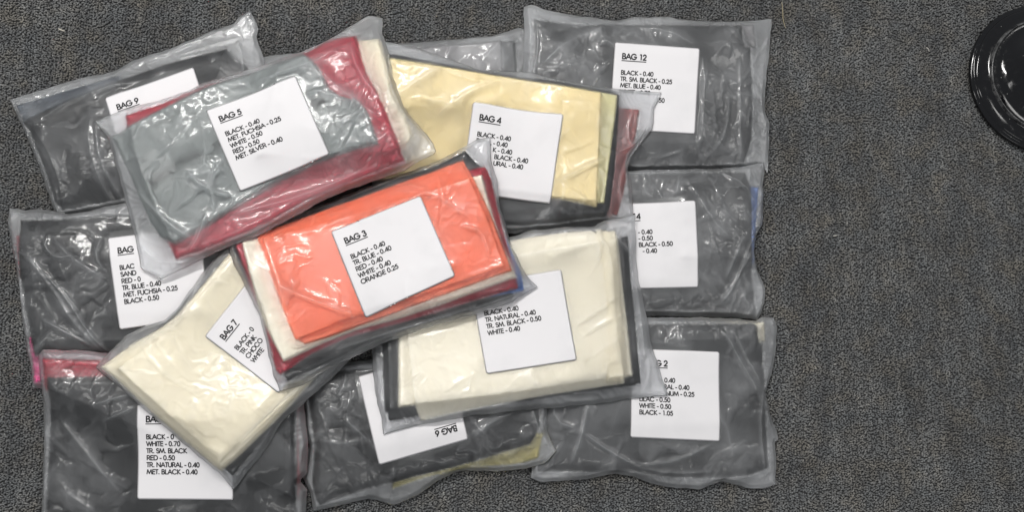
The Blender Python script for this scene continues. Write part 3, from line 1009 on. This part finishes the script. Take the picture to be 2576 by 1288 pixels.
# ================================================================== carpet
def carpet():
    m, nt, out = new_mat('grey_carpet_yarn')
    L = nt.links.new
    tc = N(nt, 'ShaderNodeTexCoord')
    at = N(nt, 'ShaderNodeAttribute', attribute_name='tint')
    cr = N(nt, 'ShaderNodeValToRGB')
    r = cr.color_ramp
    r.elements[0].position, r.elements[0].color = 0.0, (0.05, 0.05, 0.051, 1)
    r.elements[1].position, r.elements[1].color = 1.0, (0.43, 0.415, 0.375, 1)
    for p, c in ((.25, (.098, .099, .101, 1)), (.6, (.186, .186, .183, 1)), (.85, (.285, .282, .272, 1))):
        e = r.elements.new(p)
        e.color = c
    L(at.outputs['Fac'], cr.inputs[0])
    n1 = N(nt, 'ShaderNodeTexNoise', i_Scale=34.0, i_Detail=3.0)
    L(tc.outputs['Object'], n1.inputs['Vector'])
    cr2 = N(nt, 'ShaderNodeValToRGB')
    r2 = cr2.color_ramp
    r2.elements[0].position, r2.elements[0].color = 0.34, (0.97, 1.0, 1.03, 1)
    r2.elements[1].position, r2.elements[1].color = 0.68, (1.09, 1.03, 0.94, 1)
    e = r2.elements.new(.5)
    e.color = (1, 1, 1, 1)
    L(n1.outputs[0], cr2.inputs[0])
    mx = N(nt, 'ShaderNodeVectorMath', operation='MULTIPLY')
    L(cr.outputs[0], mx.inputs[0])
    L(cr2.outputs[0], mx.inputs[1])
    p = N(nt, 'ShaderNodeBsdfPrincipled', i_Roughness=0.85)
    p.inputs['Specular IOR Level'].default_value = 0.15
    L(mx.outputs[0], p.inputs['Base Color'])
    L(p.outputs[0], out.inputs[0])
    mb, ntb, outb = new_mat('carpet_backing')
    tcb = N(ntb, 'ShaderNodeTexCoord')
    nb = N(ntb, 'ShaderNodeTexNoise', i_Scale=300.0)
    ntb.links.new(tcb.outputs['Object'], nb.inputs['Vector'])
    crb = N(ntb, 'ShaderNodeValToRGB')
    crb.color_ramp.elements[0].color = (.045, .045, .049, 1)
    crb.color_ramp.elements[1].color = (.11, .11, .107, 1)
    ntb.links.new(nb.outputs[0], crb.inputs[0])
    pb = N(ntb, 'ShaderNodeBsdfPrincipled', i_Roughness=0.95)
    ntb.links.new(crb.outputs[0], pb.inputs['Base Color'])
    ntb.links.new(pb.outputs[0], outb.inputs[0])
    s = 1.6
    o = make_obj('carpet', np.array([(-s, -s, -.0051), (s, -s, -.0051), (s, s, -.0051), (-s, s, -.0051)]), np.array([(0, 1, 2, 3)]), mb)
    o['kind'] = 'structure'
    # yarn loops in rows running up the picture
    pxx, pyy = 0.0029, 0.0020
    ux = np.arange(-0.76, 0.77, pxx)
    uy = np.arange(-0.44, 0.48, pyy)
    gx, gy = np.meshgrid(ux, uy)
    gy = gy + (np.arange(len(ux)) % 2)[None] * pyy * .5
    gx, gy = gx.ravel(), gy.ravel()
    hid = blur(H, 0.006)
    keep = sample((blur((H > 0.008).astype(float), 0.01)), gx, gy) < 0.985
    gx, gy = gx[keep], gy[keep]
    # bigger loops are enough on the carpet beyond the frame
    ox, oy = np.meshgrid(np.arange(-1.4, 1.4, pxx * 2.5), np.arange(-1.1, 1.3, pyy * 2.5))
    ox, oy = ox.ravel(), oy.ravel()
    far = (ox < -0.762) | (ox > 0.768) | (oy < -0.442) | (oy > 0.48)
    big = np.r_[np.ones(len(gx)), np.full(far.sum(), 2.2)]
    gx, gy = np.r_[gx, ox[far]], np.r_[gy, oy[far]]
    n = len(gx)
    gx = gx + RNG.normal(0, .0007, n) + 0.0012 * noise(gx * 25, gy * 25, 90)
    gy = gy + RNG.normal(0, .0006, n)
    a = RNG.normal(0.1, 0.6, n) + 0.5 * noise(gx * 40, gy * 40, 91)
    ln = RNG.uniform(.0013, .0021, n) * big
    rd = RNG.uniform(.0008, .00115, n) * big ** .7
    zc = RNG.uniform(-.0036, -.0022, n)
    tilt = RNG.normal(0, .28, n)
    ca, sa = np.cos(a), np.sin(a)
    K = 4
    rings = [(-1.0, .35, -.9), (-.4, 1.0, .05), (.4, 1.0, .05), (1.05, .3, -1.0)]
    vs = []
    for (t, r_, dz) in rings:
        for k in range(K):
            th = 2 * math.pi * k / K
            lx = t * ln
            ly = math.cos(th) * rd * r_
            lz = math.sin(th) * rd * r_ + dz * rd * 1.1 + tilt * lx
            vs.append(np.stack([gx + lx * ca - ly * sa, gy + lx * sa + ly * ca, zc + lz], -1))
    vs = np.stack(vs, 1)
    q = []
    for i in range(len(rings) - 1):
        for k in range(K):
            q.append((i * K + k, i * K + (k + 1) % K, (i + 1) * K + (k + 1) % K, (i + 1) * K + k))
    q = np.array(q)
    Q = (q[None] + (np.arange(n) * K * len(rings))[:, None, None]).reshape(-1, 4)
    tint = np.clip(RNG.normal(.50, .10, n) + .12 * noise(gx * 120, gy * 30, 92) + .1 * noise(gx * 18, gy * 18, 93) + .09 * noise(gx * 70, gy * 7, 94) + .06 * noise(gx * 4, gy * 4, 95), 0, 1)
    tint = np.repeat(tint, K * len(rings))
    o = make_obj('carpet_pile', vs.reshape(-1, 3), Q, m, attrs={'tint': tint})
    o['kind'] = 'stuff'
    o['label'] = 'looped grey carpet pile with brown and bluish flecks'


carpet()

# ================================================================== black round base at the right edge
def round_base():
    m, nt, out = new_mat('black_gloss_enamel')
    L = nt.links.new
    tc = N(nt, 'ShaderNodeTexCoord')
    n1 = N(nt, 'ShaderNodeTexNoise', i_Scale=160.0, i_Detail=6.0)
    L(tc.outputs['Object'], n1.inputs['Vector'])
    mr = N(nt, 'ShaderNodeMapRange')
    mr.inputs[1].default_value, mr.inputs[2].default_value = .45, .8
    mr.inputs[3].default_value, mr.inputs[4].default_value = .07, .3
    L(n1.outputs[0], mr.inputs[0])
    vo = N(nt, 'ShaderNodeTexVoronoi', i_Scale=90.0)
    L(tc.outputs['Object'], vo.inputs['Vector'])
    cr = N(nt, 'ShaderNodeValToRGB')
    cr.color_ramp.elements[0].position, cr.color_ramp.elements[0].color = .03, (.25, .25, .24, 1)
    cr.color_ramp.elements[1].position, cr.color_ramp.elements[1].color = .07, (.004, .004, .005, 1)
    L(vo.outputs['Distance'], cr.inputs[0])
    p = N(nt, 'ShaderNodeBsdfPrincipled')
    L(cr.outputs[0], p.inputs['Base Color'])
    L(mr.outputs[0], p.inputs['Roughness'])
    L(p.outputs[0], out.inputs[0])
    mw, ntw, outw = new_mat('worn_enamel_edge')
    tcw = N(ntw, 'ShaderNodeTexCoord')
    nw = N(ntw, 'ShaderNodeTexNoise', i_Scale=70.0, i_Detail=6.0, i_Roughness=.7)
    ntw.links.new(tcw.outputs['Object'], nw.inputs['Vector'])
    crw = N(ntw, 'ShaderNodeValToRGB')
    crw.color_ramp.elements[0].position, crw.color_ramp.elements[0].color = .45, (.008, .008, .009, 1)
    crw.color_ramp.elements[1].position, crw.color_ramp.elements[1].color = .75, (.18, .18, .18, 1)
    ntw.links.new(nw.outputs[0], crw.inputs[0])
    pw = N(ntw, 'ShaderNodeBsdfPrincipled', i_Roughness=.25)
    ntw.links.new(crw.outputs[0], pw.inputs['Base Color'])
    ntw.links.new(pw.outputs[0], outw.inputs[0])
    c = unproj([(2636, 192)], np.array([0.012]))[0]
    e = unproj([(2449, 190)], np.array([0.012]))[0]
    Rr = float(np.linalg.norm(c - e))
    root = empty('round_base', (c[0], c[1], 0), 'glossy black round base with a stepped rim standing on bare carpet', 'stand base')
    nseg = 160

    def lathe(name, prof, mat):
        pr = np.array(prof)
        th = np.linspace(0, 2 * np.pi, nseg, endpoint=False)
        V_ = np.stack([c[0] + pr[:, 0, None] * np.cos(th), c[1] + pr[:, 0, None] * np.sin(th), np.repeat(pr[:, 1, None], nseg, 1)], -1).reshape(-1, 3)
        i = np.arange(len(pr) * nseg).reshape(len(pr), nseg)
        j = np.roll(i, -1, 1)
        Q_ = np.stack([i[:-1], j[:-1], j[1:], i[1:]], -1).reshape(-1, 4)
        return make_obj(name, V_, Q_, mat, root)
    k = Rr
    lathe('base_plate', [(k * .97, 0), (k, .001), (k, .003), (k * .998, .0046), (k * .985, .0056), (k * .962, .006), (k * .950, .0064), (k * .944, .0076),
                         (k * .935, .0088), (k * .92, .0094), (k * .86, .0102), (k * .80, .0112), (k * .785, .0122)], m)
    lathe('raised_ring', [(k * .785, .0122), (k * .775, .0150), (k * .763, .0162), (k * .75, .0150), (k * .742, .0128)], mw)
    lathe('dome', [(k * .742, .0128), (k * .70, .012), (k * .62, .014), (k * .55, .020), (k * .48, .028), (k * .43, .0345), (k * .40, .0385), (k * .375, .0405),
                   (k * .33, .042), (k * .25, .0432), (k * .14, .044), (k * .12, .046), (k * .11, .07), (k * .11, .12), (k * .10, .122), (.0005, .1225)], m)


round_base()

# ================================================================== bits of lint on the carpet
def fibre(name, pts, r, col, label, cat):
    m, nt, out = new_mat(name + '_material')
    p = N(nt, 'ShaderNodeBsdfPrincipled', i_Roughness=.7)
    p.inputs['Base Color'].default_value = (*col, 1)
    nt.links.new(p.outputs[0], out.inputs[0])
    w = unproj(resample(chaikin(chaikin(pts)), 24), np.full(24, .002))
    z = .0016 + .0008 * np.sin(np.linspace(0, 5, 24))
    K = 6
    V_ = []
    for i in range(24):
        t = w[min(i + 1, 23)] - w[max(i - 1, 0)]
        t = t / (np.linalg.norm(t) + 1e-9)
        rr = r * (0.35 + 0.65 * math.sin(math.pi * (i + .5) / 24) ** .5)
        for k in range(K):
            a = 2 * math.pi * k / K
            V_.append((w[i, 0] - t[1] * rr * math.cos(a), w[i, 1] + t[0] * rr * math.cos(a), z[i] + rr * math.sin(a)))
    Q_ = [(i * K + k, i * K + (k + 1) % K, (i + 1) * K + (k + 1) % K, (i + 1) * K + k) for i in range(23) for k in range(K)]
    o = make_obj(name, np.array(V_), np.array(Q_), m)
    o['label'] = label
    o['category'] = cat


fibre('straw', [(1967, 4), (1969, 30), (1970, 48), (1977, 68)], .0005, (.36, .31, .2), 'thin tan straw lying on the carpet right of BAG 12', 'straw')
fibre('lint', [(146, 71), (151, 73), (155, 75), (162, 76)], .0009, (.55, .52, .45), 'short pale lint thread on the carpet above BAG 9', 'lint')
fibre('lint', [(2330, 118), (2335, 122), (2339, 128)], .0007, (.5, .48, .44), 'pale lint fleck on the carpet left of the black round base', 'lint')
fibre('lint', [(2096, 594), (2102, 593), (2107, 591)], .0007, (.55, .53, .48), 'tiny white lint fleck on bare carpet right of BAG 14', 'lint')
